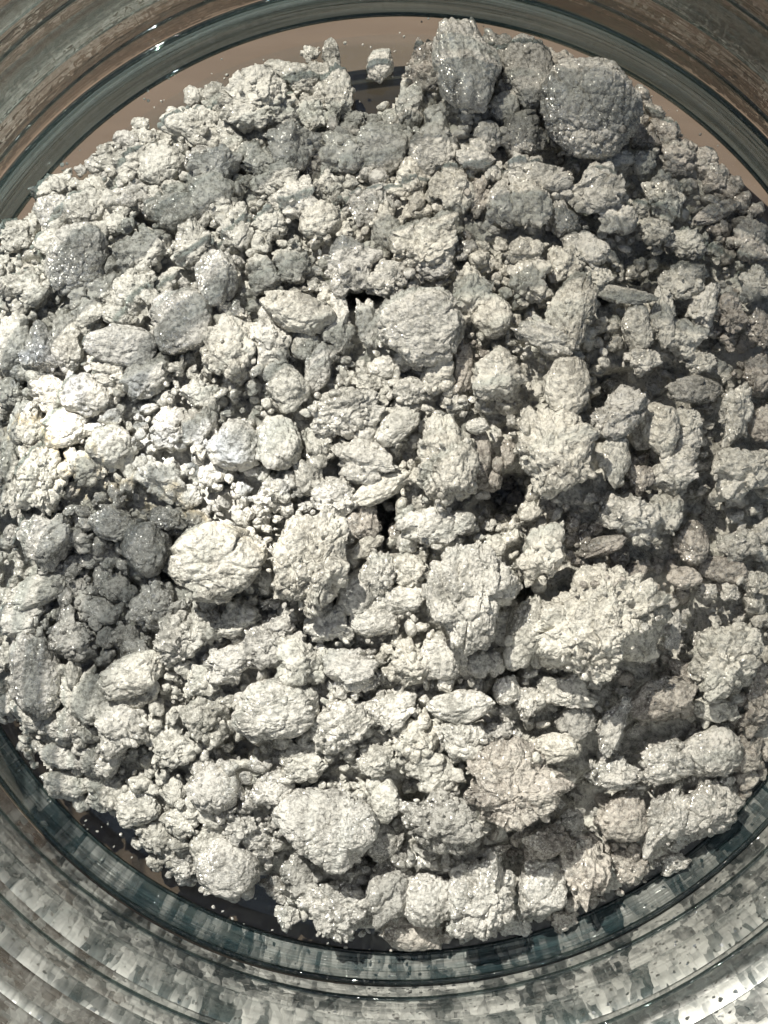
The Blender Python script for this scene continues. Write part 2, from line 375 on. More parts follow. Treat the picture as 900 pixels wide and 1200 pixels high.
# ------------------------------------------------------------------ the heap, clump by clump
# x, y, half length, half width (photo pixels), turn, kind, tone, lift [, nickname | full label]
# kind: r crumbly, s smooth, d flat-topped disc, m big rough mass
HEAP = """
300 125 42 40 20 r p .1 rounded pale upper-left lump|large rounded pale clump with bumpy skin at the upper left edge of the heap
228 148 42 24 -15 r p .0 oblong edge clump|oblong pale clump lying along the upper left edge, beside the rounded pale lump
238 115 11 9 0 r p 0
252 110 13 12 0 s p 0
262 128 12 15 0 r p 0
165 148 9 9 0 r p 0
150 168 14 13 0 r g 0
175 166 13 12 0 r p 0
130 185 22 14 10 r p 0
112 196 11 11 0 r g 0
186 196 24 20 30 s p .05
155 190 20 17 0 r p 0
68 220 25 13 15 r p 0
63 250 21 19 0 s g 0
100 245 21 19 10 s p .05 smooth round knob|smooth round light grey knob near the rim, upper left of the broad grey lump
143 248 10 10 0 r p 0
135 263 12 11 0 s p .02
158 231 22 15 20 r g -.05
250 193 28 25 10 r g .12 cracked domed lump|domed grey clump with a cracked rough top, below the oblong edge clump
206 250 26 19 10 s p .1
246 232 25 23 -30 s p .1
91 300 34 37 0 o g .15 broad grey lump|broad smooth grey clump with fine glitter near the left side of the jar
165 292 30 23 0 r p .08
225 290 25 23 0 r p .03
55 286 12 12 0 s p .05
20 278 22 18 0 r p 0
283 265 19 24 0 r p .05
270 162 12 22 25 r p 0
205 225 13 12 0 r p 0
330 86 18 13 -10 r p 0
364 63 9 9 0 r p 0
388 66 9 17 5 r p .02
370 83 9 9 0 s p .05
352 92 17 14 -20 s p 0
394 110 16 32 15 r p .1 tall upright lump|tall narrow pale clump standing up at the top edge left of the bare brown gap
447 76 13 17 -10 s w 0 lone chip|small pale wedge lying alone on the bare brown floor near the top of the jar
340 172 30 27 10 r g .08 rough grey knob|rough grey clump with a glittering centre, right below the rounded pale upper-left lump
365 140 15 19 0 r p 0
398 184 24 24 0 r w .1
384 218 17 21 0 r p .05
450 172 29 25 -20 s w .15 angular glitter-hearted wedge|angular pale clump with a grey glittering middle below the bare brown gap
508 176 22 25 25 s w .12 five-sided pale lump|five-sided pale clump to the right of the angular wedge, under the striped lump
482 122 15 27 -10 r w .08
503 80 23 28 20 r b .1 dark brown-grey flank|coarse brownish grey clump leaning on the left side of the striped tapered lump
543 82 36 56 14 s t .5 striped tapered lump|tallest tapered grey clump with two pale vertical stripes at the top rim
585 72 20 26 0 r k .1
617 88 29 42 10 s k .25 blocky grey slab|blocky grey clump with horizontal cracks between the striped lump and the round ball
556 186 19 11 -10 s w .1
590 126 14 15 0 s w .08
571 160 14 15 0 r w .05
328 210 21 19 0 r p .05
343 237 25 22 0 r w .06
376 258 21 19 15 s c .15 smooth cream block|smooth cream clump with rounded corners near the upper middle, left of the rough cream mass
433 240 22 22 0 r g .05
485 210 21 22 20 r c .08
455 272 19 30 20 r c .08
405 312 27 32 -15 r g .15 tall cracked grey lump|upright grey clump with a cracked face, above the dark slit at centre left
500 285 42 32 25 m c .1 rough cream mass|rough cream clump with sugary surface, above the round flat disc
532 226 23 25 0 r c .1
562 232 12 20 -10 r b 0
586 243 18 21 0 r w .08
316 264 17 15 0 r p .02
305 192 16 14 0 r p 0
413 142 12 11 0 r k -.1
366 200 12 15 0 r b -.1
695 130 55 55 0 o g .6 round glittering ball|largest round ball-like clump glittering grey at the upper right
704 82 13 11 0 r p .75
655 78 17 15 0 r b .05
612 160 24 26 0 r k -.1
718 190 21 13 10 r w .25
700 225 30 26 20 r w .3 pale cubic lump|blocky pale clump with glitter flecks right below the round glittering ball
727 258 21 17 20 r w .3
753 196 13 15 0 r p .15
778 230 21 27 20 r p .25
768 272 17 14 0 r p .2
745 160 12 13 0 r b .1
780 155 13 18 20 r b .05
795 186 17 17 0 r b .1
825 190 15 15 0 r b .05
841 211 15 15 0 r b .05
856 226 9 9 0 s b .05
838 250 27 10 25 s b .2 tilted thin flake|thin tilted flake of brownish grey clay near the right rim
660 257 16 20 15 r g .05
640 214 25 19 -5 r w .15
805 285 20 16 0 r p .15
880 282 20 27 0 r b .2
750 246 10 10 0 r p .2
686 293 24 17 -20 s w .15
615 200 19 18 0 r w .1
620 242 21 23 0 r c .15
160 347 24 22 0 r p .05
253 328 22 30 -8 s g .2 smooth dark oval|smooth oval grey pebble-like clump with a few bright flecks, left of centre
215 372 33 34 20 d g .2 blunt grey lump|blunt matt grey clump with cream corner, below left of the smooth dark oval
144 404 43 24 -3 d g .2 long grey loaf|long low grey clump like a loaf lying level at centre left
30 342 26 24 0 r p .1
120 340 19 17 0 r p .02
100 376 21 18 0 r p .05
139 370 17 11 -20 s p .1
14 402 19 28 0 s p .1
45 410 22 25 0 r g .1
80 402 16 27 0 s c .12
178 444 30 23 20 r p .05
270 412 31 34 -30 r c .12 crumbly cream shoulder|crumbly cream clump right of the blunt grey lump, cracked across its middle
235 462 20 17 0 r p .1
34 502 22 24 0 r p .08
75 503 23 20 0 s c .1
44 562 30 44 5 r c .15 long pale left clump|long upright pale clump at the left side above the shaded hollow
10 565 15 38 0 r p .1
236 510 19 28 8 r c .18 upright pale block|upright blocky pale clump left of centre, above a cluster of small round beads
275 525 26 25 0 s w .2 smooth bluish-white knob|smooth bluish white clump with a rounded face, left of centre
190 566 29 20 -25 r w .08
247 556 14 13 0 s w .1
222 582 12 12 0 s w .08
205 500 22 21 0 r c .05
130 522 27 23 0 s c .08
100 462 25 20 -20 s c .1
60 462 21 18 0 s c .08
130 440 21 17 0 r c .05
10 462 15 16 0 r p .05
18 522 16 13 0 s p .05
105 548 22 18 0 r c .05
347 366 43 22 -18 s c .3 smooth cream wedge|smooth cream wedge with a sharp right tip and one flat sunlit face
491 380 48 46 -20 d w .5 round flat disc|large round flat-topped pale disc clump with glittering speckled surface near the middle
318 402 20 23 0 r w .15
356 406 15 14 20 s p .08
432 382 14 25 10 r w .15
397 390 14 24 -15 r w .12
372 432 14 27 -12 s g .1
338 456 20 23 20 s p .15 heart-shaped grey chip|small angular heart shaped grey chip at centre left
322 436 14 13 0 s w .1
400 482 42 30 10 m w .15
465 502 28 15 38 s p .25 slanting smooth pebble|smooth slanting olive grey pebble, flat sided, in the middle of the heap
328 522 23 29 0 s p .12
375 517 14 23 -10 r p .1
430 542 36 25 -15 m w .1
522 545 36 56 8 m c .25 ridged cream column|tall cream mass with vertical ridges left of the big dark hole
513 438 15 20 -20 s c .15
480 460 17 15 0 r w .15
542 428 10 28 0 s b .0
460 327 28 21 0 r w .15
507 312 20 15 0 s g .15
551 342 21 29 -10 r c .15
577 372 20 21 0 s c .1
582 442 28 30 20 m c .15
342 312 18 17 0 r p .05
312 327 16 15 0 s p .05
452 432 14 13 0 s w .05
432 450 15 13 0 r p .05
321 580 27 22 15 r p .08
395 582 26 22 0 r w .08
447 572 34 13 25 s c .15
558 500 11 8 0 s w .35
562 532 11 26 5 s b .05
362 562 18 18 0 r p .05
640 397 36 18 -22 r w .3 slanting rough ridge|pale rough clump slanting down to the right, left of the vertical cream ridge
666 372 27 46 -12 m c .3 long vertical cream ridge|long knobbly cream clump running downwards, above the cream block by the dark pit
700 326 17 15 0 r p .1
665 456 23 34 -3 s c .35 cream block by the pit|upright smooth cream block on the left brink of the dark pit right of centre
652 532 48 50 -15 m c .35 big crumbly cream mass|big crumbly cream mass right of centre, above right of the big dark hole
748 385 15 26 8 s p .25
776 378 14 32 3 r p .3 narrow twin-lobed lump|narrow upright pale clump split by a dark groove, above the dark pit
755 422 18 14 0 r w .25
800 330 27 20 15 r p .2
826 357 15 25 -20 r w .25
800 396 23 20 0 r p .2
852 366 17 20 0 r b .2
884 336 18 19 0 r p .25
892 386 15 20 0 r b .2
820 424 18 13 0 r p .2
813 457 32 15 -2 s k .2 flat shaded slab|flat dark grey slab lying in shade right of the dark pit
720 488 34 24 25 r g .35 lump on the pit's lip|rounded glittering grey clump on the lower lip of the dark pit
718 536 18 30 8 s p .25
776 502 20 27 -5 s c .35 cream oval|upright cream oval clump ringed by a dark crack, at the right
806 494 15 16 0 r p .25
806 522 14 18 0 r w .25
790 556 24 24 20 r w .25
862 484 17 36 -10 r p .4 leaning rough column|leaning rough pale column near the right edge of the photograph
893 498 15 18 0 s b .25
866 552 37 28 5 m p .25 wide crumbly right clump|wide crumbly pale clump at the right edge below the leaning column
890 440 17 20 0 r b .15
752 560 14 16 0 r b .15
730 598 24 19 0 r w .25
620 330 22 21 0 r c .15
727 345 34 9 -8 s p .3 thin curved flake|thin curved flake sticking up above the dark pit
612 300 20 19 0 r c .1
660 310 20 18 0 r c .15
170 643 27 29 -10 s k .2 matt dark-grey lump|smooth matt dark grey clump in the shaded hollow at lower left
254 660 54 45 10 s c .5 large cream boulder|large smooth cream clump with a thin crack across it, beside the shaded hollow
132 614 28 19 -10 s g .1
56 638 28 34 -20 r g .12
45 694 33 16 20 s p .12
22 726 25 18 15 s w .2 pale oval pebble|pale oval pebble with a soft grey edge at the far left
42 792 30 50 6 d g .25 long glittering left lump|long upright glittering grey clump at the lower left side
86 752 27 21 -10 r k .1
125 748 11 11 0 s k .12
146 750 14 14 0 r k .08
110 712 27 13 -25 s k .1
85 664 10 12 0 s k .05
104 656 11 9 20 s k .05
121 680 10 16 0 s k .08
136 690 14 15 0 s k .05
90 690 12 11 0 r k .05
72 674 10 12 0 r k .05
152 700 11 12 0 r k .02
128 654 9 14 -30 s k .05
150 792 37 21 28 s c .25 tilted cream slab|tilted cream slab rising to the right, below the shaded hollow
106 820 20 25 10 s p .15
82 808 15 23 20 s p .1
184 708 22 22 0 r g .08
206 752 31 26 20 r w .12
143 852 32 30 20 r w .2 frosty rounded lump|frosty rounded pale clump near the lower left rim, above the small bare gap
84 852 27 22 0 r w .1
198 872 26 22 0 r p .1
232 838 23 23 0 r p .1
266 780 31 21 12 r g .12
236 798 18 17 0 r p .05
36 836 22 15 -20 s w .08
76 888 29 13 -5 s w .1
122 890 24 22 0 r w .08
274 728 23 20 0 r p .1
240 736 18 17 0 r p .05
8 700 12 12 0 r p .0
6 768 12 22 0 r p .0
205 608 13 12 0 r k .08
230 608 13 12 0 r k .08
190 606 12 11 0 s k .08
357 662 45 60 -22 m c .5 big cream mass|big chalky cream mass tapering downwards, next to the large cream boulder
418 697 20 21 10 s w .12
443 672 18 24 0 r w .15
430 640 18 9 35 s c .12
481 668 17 17 0 r c .1
467 702 28 14 5 s w .12
391 732 24 25 15 r w .15
436 728 24 16 10 s w .1
345 778 25 27 10 r p .12
415 782 33 23 -5 m g .12 pitted pale patch|pale clump full of dark pits, just below the centre of the heap
480 780 30 25 0 r c .1
515 772 22 20 -20 s w .1
546 697 54 62 -8 m w .5 bulky pale centre lump|bulky pale clump with rough domed face, lower right of the middle
562 779 13 14 0 s w .15
581 778 9 13 0 s w .15
592 810 13 15 0 s w .12
541 826 35 18 5 s w .3 flattened pale bun|flattened pale bun-shaped clump overhanging a dark crack, below the bulky centre lump
541 866 30 21 -10 r w .25
460 832 28 21 20 r w .1
482 866 22 21 0 r c .08
326 834 50 34 12 s w .25 wide smooth pale patch|wide smooth pale clump with soft surface at lower middle left
400 852 36 25 30 r w .15
308 757 24 22 0 r g .12
492 896 22 18 0 r p .05
350 893 24 20 0 r p .08
582 862 15 13 0 r g .05
325 738 18 15 0 r g .05
440 895 20 17 0 r p .05
634 650 22 38 -18 r c .3 cream ridge below the hole|cream ridge leaning left just below the big dark hole
540 613 15 12 10 s w .15
502 622 31 24 0 r w .15
430 612 14 18 0 r b .0
702 733 80 62 22 m c .65 largest rough slab|largest rough cream slab of all, ridged and pitted, at the lower right
777 820 38 20 18 s b .35 smooth two-tone pebble|smooth flat pebble-like clump, half in shade, just under the largest slab
660 812 34 18 -3 r w .15 crumbly ledge|pale crumbly ledge directly below the left half of the largest slab
717 852 14 34 -24 r g .3 slanting glittery blade|narrow slanting pale blade with heavy glitter left of a dark pit
648 876 25 14 0 s c .25 small cream loaf|small cream loaf-shaped clump framed by dark cracks at the lower right
676 846 20 18 0 s k .05
618 742 24 42 -25 s p .2
802 677 17 11 0 s b .2
863 641 22 15 15 r w .15 lone pale lump in shade|lone pale rough clump sitting in a shaded brown hollow at the right edge
812 636 18 22 0 s b .05
848 668 28 14 -15 s b .05
830 692 10 9 0 r w .15
856 694 10 9 0 r w .15
885 682 15 14 0 r p .15
788 741 11 20 0 r g .35
850 772 38 46 -20 m p .3 rough right-hand mass|broad rough beige mass at the right side, right of the largest slab
893 806 16 24 0 r b .2
620 822 17 18 0 r w .1
702 642 28 10 18 s b .1
748 612 24 21 0 r w .25
778 604 18 20 0 r p .2
836 830 24 13 -10 r p .2
888 836 16 18 0 r b .15
800 790 16 14 0 r b .1
77 920 28 16 -12 s w .1 edge tongue|flat light grey tongue of clay lying on the lower left rim
124 926 23 25 0 r w .08
163 946 23 20 10 s w .15 folded oval|oval light grey clump with a folded lip near the lower left rim
206 926 12 17 0 s w .08
251 924 25 23 0 s g .1
180 978 22 19 0 r w .08
216 962 20 19 0 r w .08
241 986 14 21 -25 s w .08
264 1016 33 33 0 o g .2 glittering lower-left ball|rounded glittering grey clump at the lower left rim beside the bare brown gap
217 1016 18 14 0 r p .05
181 1012 9 9 0 r w 0
281 968 18 17 0 r p .08
200 1000 13 11 0 r w .02
384 968 58 46 -5 d t .5 big grey disc|big smooth grey disc-like clump with faint pale stripes, near the bottom
349 1026 19 26 0 r k .1
338 1074 13 14 0 r p 0
322 1045 10 9 0 r p 0
393 1064 40 32 -15 r g .25 bumpy lower lump|bumpy grey clump at the bottom rim under the big grey disc
452 940 15 21 0 s w .15
517 964 48 35 -15 r k .45 speckled dark-grey lump|large speckled dark grey clump above the small round button, bottom centre
449 1042 26 38 -15 r k .15
500 1055 25 26 0 o g .3 small round button|small round grey button-shaped clump at the bottom centre
485 1092 35 21 -5 s b .1
566 1052 40 50 10 r g .25 hollow-faced lump|dark glittery clump with a shaded hollow in its face on the bottom rim
325 925 24 22 0 r p .1
512 918 20 17 0 r w .1
300 985 18 18 0 r g .08
450 985 18 20 0 s k -.1
598 925 60 50 -12 m b .5 bulky two-tone boulder|bulky boulder-like clump, brownish above and frosty grey below, lower right of centre
634 1040 26 36 -15 s p .15 wedge on the bottom rim|tapering greyish wedge against the bottom glass, right of the hollow-faced lump
686 1022 27 38 0 r b .2 beige rim block|beige rough block on the bottom rim right of the greyish wedge
642 986 28 17 5 r b .2
730 960 25 28 -20 s b .1 smooth brownish half-shaded lump|smooth brownish clump half in shade at the bottom of a dark cavity
776 964 22 46 -22 r g .3 leaning grey fin|leaning grey fin-like clump full of glitter at the lower right
824 950 32 36 -30 r g .2 rim-side grey lump|grey glittering clump pressed against the lower right glass
738 1016 18 17 0 r b .05
722 912 30 18 0 r g .25 frosted bridge|frosted pale grey clump bridging above the lower right cavity
835 884 32 26 10 s g .2
776 892 26 22 0 r g .15
872 888 20 18 0 r b .1
660 1078 15 12 0 r b 0
600 1085 13 10 0 r p 0
790 1012 16 10 25 r g .05
670 965 12 14 0 r k -.1
"""
HOLES = [  # dark openings of the heap: x, y, half sizes, turn
    (598, 583, 34, 17, 30), (738, 455, 50, 17, 15), (428, 352, 30, 9, 20), (452, 612, 12, 24, 0), (378, 722, 20, 10, 35),
    (568, 832, 32, 9, 30), (800, 765, 12, 26, 0), (745, 868, 22, 26, 0), (688, 942, 30, 20, 30), (870, 405, 22, 12, 20),
    (640, 198, 14, 22, -30), (275, 228, 6, 32, 5), (462, 100, 8, 30, -20), (192, 655, 8, 22, -20), (625, 690, 8, 30, -35),
    (480, 940, 16, 24, 0), (440, 1000, 18, 26, 0), (815, 740, 10, 30, 0), (700, 340, 8, 12, 0), (760, 330, 14, 6, 0),
    (820, 250, 16, 10, 30), (400, 695, 10, 22, -30), (590, 800, 12, 26, -20), (285, 878, 14, 9, 0), (605, 1010, 8, 30, 10),
    (168, 262, 10, 12, 0), (635, 545, 10, 8, 0), (765, 285, 20, 7, 0), (830, 620, 30, 14, 0), (850, 715, 22, 10, 0), (640, 640, 8, 20, -20)]
OUTLINE = [(-70, 330), (-30, 300), (0, 275), (25, 243), (60, 212), (95, 200), (120, 180), (150, 158), (175, 145), (210, 125), (240, 108), (270, 95),
           (312, 88), (345, 92), (375, 100), (400, 110), (420, 132), (445, 130), (468, 90), (490, 55), (520, 35), (545, 28), (580, 45), (640, 62),
           (700, 75), (745, 105), (770, 140), (800, 160), (840, 195), (862, 225), (885, 250), (905, 265), (960, 330), (1000, 450), (1015, 567),
           (1000, 700), (960, 800), (915, 880), (880, 925), (845, 970), (790, 1015), (730, 1050), (690, 1065), (640, 1085), (590, 1100), (540, 1108),
           (490, 1108), (440, 1100), (390, 1095), (345, 1082), (325, 1060), (312, 1035), (285, 1045), (250, 1050), (215, 1030), (185, 1015),
           (160, 985), (148, 960), (110, 940), (70, 930), (45, 905), (20, 860), (-10, 830), (-50, 780), (-75, 700), (-85, 567), (-80, 430)]
# ------------------------------------------------------------------ height of the heap
def inside_dist(px, py, poly):
    """signed distance in pixels, positive inside"""
    P = np.array(poly, float)
    Q = np.roll(P, -1, axis=0)
    px = np.asarray(px, float).ravel(); py = np.asarray(py, float).ravel()
    best = np.full(px.shape, 1e18); ins = np.zeros(px.shape, bool)
    for (ax, ay), (bx, by) in zip(P, Q):
        dx, dy = bx - ax, by - ay
        t = np.clip(((px - ax) * dx + (py - ay) * dy) / (dx * dx + dy * dy), 0, 1)
        best = np.minimum(best, (px - ax - t * dx) ** 2 + (py - ay - t * dy) ** 2)
        cr = ((ay > py) != (by > py)) & (px < dx * (py - ay) / (dy if dy else 1e-9) + ax)
        ins ^= cr
    return np.where(ins, 1, -1) * np.sqrt(best)


def hole_amount(px, py):
    px = np.asarray(px, float); py = np.asarray(py, float)
    h = np.zeros(px.shape)
    q = np.stack([px.ravel() / 17, py.ravel() / 17, np.zeros(px.size)], 1)
    px = px + 9 * vnoise(q).reshape(px.shape) + 4 * vnoise(q * 2.6 + 8).reshape(px.shape)
    py = py + 9 * vnoise(q + 40).reshape(px.shape) + 4 * vnoise(q * 2.6 + 48).reshape(px.shape)
    for x, y, a, b, t in HOLES:
        c, s = math.cos(R(t)), math.sin(R(t))
        u = (px - x) * c - (py - y) * s
        v = (px - x) * s + (py - y) * c
        h = np.maximum(h, np.exp(-((u / (a * 1.05)) ** 2 + (v / (b * 1.05)) ** 2) ** 1.5 * 0.9))
    return h


def bed_z(px, py, holes=True):
    """height (cm) of the packed crumbs under the clumps"""
    shp = np.shape(px)
    d = inside_dist(px, py, OUTLINE).reshape(shp)
    z = 1.0 * (1 - np.exp(-np.maximum(d - 8, 0) / 150.0)) * (d > 8)
    # two soft rises and the shaded dip at lower left
    z = z + 0.35 * np.exp(-(((np.asarray(px) - 680) / 150.) ** 2 + ((np.asarray(py) - 560) / 300.) ** 2)) * np.clip(d / 120, 0, 1)
    z = z - 0.28 * np.exp(-(((np.asarray(px) - 130) / 70.) ** 2 + ((np.asarray(py) - 680) / 60.) ** 2))
    z = z - 0.55 * np.clip((np.asarray(px) - 520) / 330., 0, 1) * np.clip(z, 0, 1)
    if holes:
        z = z - 1.1 * hole_amount(px, py) * np.clip(z, 0, 1)
    return np.maximum(z, 0)


# ------------------------------------------------------------------ clay clumps
rows = []
for ln in HEAP.strip().splitlines():
    head, _, lab = ln.partition('|')
    t = head.split()
    x, y, rx, ry, ang = map(float, t[:5])
    if y > 905 and t[6] in 'wp':
        t[6] = {'w': 'p', 'p': 'g'}[t[6]]
    rows.append(dict(x=x, y=y, rx=rx, ry=ry, ang=ang, kind=t[5], tone=t[6], lift=float(t[7]), nick=' '.join(t[8:]), label=lab.strip()))

marks = [r for r in rows if r['nick']]
SIZEW = lambda r: 'tiny' if max(r['rx'], r['ry']) < 11.5 else 'small' if max(r['rx'], r['ry']) < 18 else 'medium' if max(r['rx'], r['ry']) < 27 else 'large'
TONEW = {'t': 'striped grey', 'c': 'cream', 'w': 'pale', 'p': 'light grey', 'g': 'glittery grey', 'k': 'dark grey', 'b': 'brownish grey'}
KINDW = {'o': 'rounded', 'r': 'crumbly', 's': 'smooth', 'd': 'flat-topped', 'm': 'rough'}


def direction(a, b, fine=False):
    """where a lies seen from b, in the picture"""
    t = math.degrees(math.atan2(-(a['y'] - b['y']), a['x'] - b['x'])) % 360
    return ['right of', 'upper right of', 'above', 'upper left of', 'left of', 'lower left of', 'below', 'lower right of'][int((t + 22.5) // 45) % 8]


used_labels = {m['label'] for m in marks}
for r in rows:
    if r['label']:
        continue
    near = sorted(marks, key=lambda m: math.hypot(m['x'] - r['x'], m['y'] - r['y']))
    base = f"{SIZEW(r)} {TONEW[r['tone']]} {KINDW[r['kind']]} clump"
    done = False
    for q in (1, 2, 3, 4, 5):
        for j in (0, 1, 2):
            if j == q:
                continue
            lab = f"{base} {direction(r, near[j])} the {near[j]['nick']} and {direction(r, near[q])} the {near[q]['nick']}"
            if len(lab.split()) > 16:
                lab = f"{base} {direction(r, near[j])} the {near[j]['nick']}"
            if lab not in used_labels and len(lab.split()) <= 16:
                done = True
                break
        if done:
            break
    used_labels.add(lab)
    r['label'] = lab

# small clumps and nodules share a stock of shapes
stock = {}
for tone in TONES:
    stock[tone] = []
_shapes = {}
for kind in 'rs':
    for k in range(5):
        _shapes[(kind, k)] = clump_verts(4, kind, 900 + k + (50 if kind == 's' else 0), 0.14)
_small = [clump_verts(3, 'r' if k % 2 else 's', 700 + k, 0.2) for k in range(10)]


def stock_mesh(tone, kind, k):
    key = ('clump', tone, kind, k)
    if key not in _shapes:
        v, f = _shapes[(kind, k)]
        _shapes[key] = mesh_from("clay_lump", v, f, (TONES[tone],))
    return _shapes[key]


def nodule_mesh(tone, k):
    key = ('nodule', tone, k)
    if key not in _shapes:
        v, f = _small[k]
        _shapes[key] = mesh_from("nodule", v, f, (TONES[tone],))
    return _shapes[key]


GROUP = "clay clumps heaped in the glass jar"
placed = []            # x, y, radius in pixels, for the crumbs between
for i, r in enumerate(rows):
    g = np.random.default_rng(1000 + i)
    big = max(r['rx'], r['ry'])
    rc = math.sqrt(r['rx'] * r['ry'])
    zb = float(bed_z(np.array([r['x']]), np.array([r['y']]), False)[0]) * 1.09
    hz = min(min(r['rx'], r['ry']) * 0.95, rc * (0.62 if r['kind'] == 'd' else 0.85)) / PX     # half height, cm
    z = zb + r['lift'] * 0.5 + hz * 0.38
    z = max(z, hz * 0.62)
    k_s = (CAM_H - z) / CAM_H
    wx, wy = at(r['x'], r['y'], z)
    sx, sy = r['rx'] / PX * k_s, r['ry'] / PX * k_s
    if r['kind'] in 'mdo' or big >= 19:
        lvl = 6 if rc >= 50 else 5 if rc >= 34 else 4
        v, f = clump_verts(lvl, r['kind'], 3000 + i, rc / PX)
        me = mesh_from("clay_lump", v, f, (TONES[r['tone']],))
        spin = 0.0
    else:
        kk = int(g.integers(5))
        me = stock_mesh(r['tone'], 's' if r['kind'] == 's' else 'r', kk)
        v = _shapes[('s' if r['kind'] == 's' else 'r', kk)][0]
    # fit the shape to the half sizes read off the photo
    ext = (v[:, :2].max(0) - v[:, :2].min(0)) / 2
    mid = (v[:, :2].max(0) + v[:, :2].min(0)) / 2
    ez = (v[:, 2].max() - v[:, 2].min()) / 2
    grow = 1.10 if big > 40 else 1.18 if big > 26 else 1.27
    S = np.array([sx / ext[0] * grow, sy / ext[1] * grow, hz / ez])
    th = R(r['ang'])
    root = bpy.data.objects.new("clay_clump", None)
    nod_n = 0
    want_nod = big >= 22 and r['kind'] in 'rm'
    if want_nod:
        C.objects.link(root)
        root.empty_display_size = 0.002
        root.location = (wx * CM, wy * CM, z * CM)
        body = link("body", me, root)
        body.rotation_euler = (0, 0, th)
        body.scale = tuple(S * CM)
        nn = int(6 + rc / 4)
        top = np.where(v[:, 2] > -0.15)[0]
        pick = g.choice(top, nn, replace=False)
        for q in pick:
            a = float(np.exp(g.normal(1.30, .42)))  / PX * k_s
            p = v[q] * S * 0.93
            ct, st = math.cos(th), math.sin(th)
            nd = link("nodule", nodule_mesh(r['tone'], int(g.integers(10))), root)
            nd.location = ((p[0] * ct - p[1] * st) * CM, (p[0] * st + p[1] * ct) * CM, p[2] * CM)
            nd.rotation_euler = (g.uniform(0, 6.28), g.uniform(0, 6.28), g.uniform(0, 6.28))
            nd.scale = (a * CM * g.uniform(.8, 1.25), a * CM * g.uniform(.8, 1.25), a * CM * 0.8)
        thing = root
    else:
        thing = link("clay_clump", me)
        thing.location = (wx * CM, wy * CM, z * CM)
        tilt = g.uniform(-.25, .25, 2)
        thing.rotation_euler = (tilt[0], tilt[1], th)
        thing.scale = tuple(S * CM)
    thing["label"] = r['label']
    thing["category"] = "clump"
    thing["group"] = GROUP
    placed.append((r['x'], r['y'], r['rx'], r['ry'], th, z, hz))

# ------------------------------------------------------------------ packed crumbs under and between the clumps
n = 330
gx = np.linspace(-110, 1040, n)
gy = np.linspace(0, 1140, n)
X, Y = np.meshgrid(gx, gy)
Z = bed_z(X, Y)
pts = np.stack([X.ravel() / 14, Y.ravel() / 14, np.zeros(n * n)], 1)
rough = fbm(pts, 4, .6).reshape(n, n)
site = np.random.default_rng(5).uniform(0, 1, (5200, 2)) * [1150, 1140] + [-110, 0]
cell = {}
for q, s_ in enumerate(site):                       # bucketed nearest site: rounded crumbs pressed together
    cell.setdefault((int(s_[0] // 30), int(s_[1] // 30)), []).append(q)
F1 = np.full((n, n), 99.0)
for (a, b), qs in cell.items():
    x0, x1 = (a - 1) * 30, (a + 2) * 30
    y0, y1 = (b - 1) * 30, (b + 2) * 30
    i0, i1 = np.searchsorted(gx, [x0, x1]); j0, j1 = np.searchsorted(gy, [y0, y1])
    if i1 <= i0 or j1 <= j0:
        continue
    sub = np.stack([X[j0:j1, i0:i1].ravel(), Y[j0:j1, i0:i1].ravel()], 1)
    dd = np.sqrt(((sub[:, None, :] - site[qs][None]) ** 2).sum(2)).min(1).reshape(j1 - j0, i1 - i0)
    F1[j0:j1, i0:i1] = np.minimum(F1[j0:j1, i0:i1], dd)
edge = np.clip(Z / 0.25, 0, 1)
Z2 = Z + edge * (-0.09 - 0.18 * np.clip((X - 520) / 200, 0, 1) + 0.11 * np.sqrt(np.maximum(0, 1 - (F1 / 13) ** 2)) + 0.17 * rough - 0.05)
Z2 = np.maximum(Z2, 0.02 + 0.03 * np.clip(rough + .4, 0, 1))
sc_ = (CAM_H - Z2) / CAM_H
WX = CX + (X - 450) / PX * sc_
WY = CY - (Y - 600) / PX * sc_
rr_ = np.maximum(1, np.hypot(WX, WY) / (4.49 + 0.02 * rough))
WX, WY = WX / rr_, WY / rr_
v = np.stack([WX.ravel(), WY.ravel(), Z2.ravel()], 1) * CM
idx = np.arange(n * n).reshape(n, n)
quads = np.stack([idx[:-1, :-1], idx[1:, :-1], idx[1:, 1:], idx[:-1, 1:]], -1).reshape(-1, 4)
D_ = inside_dist(X, Y, OUTLINE)
keep = (D_[quads] > 8).all(1)
quads = quads[keep]
uq, inv = np.unique(quads, return_inverse=True)
bed = link("packed_crumbs", mesh_from("packed_crumbs", v[uq], inv.reshape(quads.shape), (TONES['p'],)))
bed["kind"] = "stuff"
bed["label"] = "packed light grey clay crumbs filling the heap beneath the clumps"
bed["category"] = "crumbs"

# loose crumbs, too many to count
crumb_v = {1: [], 2: []}
for k in range(12):
    crumb_v[2].append(clump_verts(2, 'r' if k % 3 else 's', 500 + k, 0.16))
    crumb_v[1].append(clump_verts(1, 's', 600 + k, 0.25))
P = np.array([(a, b, c, d_, t) for a, b, c, d_, t, _, _ in placed])
g = np.random.default_rng(77)
acc = {t: ([], []) for t in 'cwpgkb'}
G_T = {'t': 'g'}
cnt = {t: 0 for t in acc}


def tone_at(x, y):
    j = np.argmin((P[:, 0] - x) ** 2 + (P[:, 1] - y) ** 2)
    return rows[j]['tone']


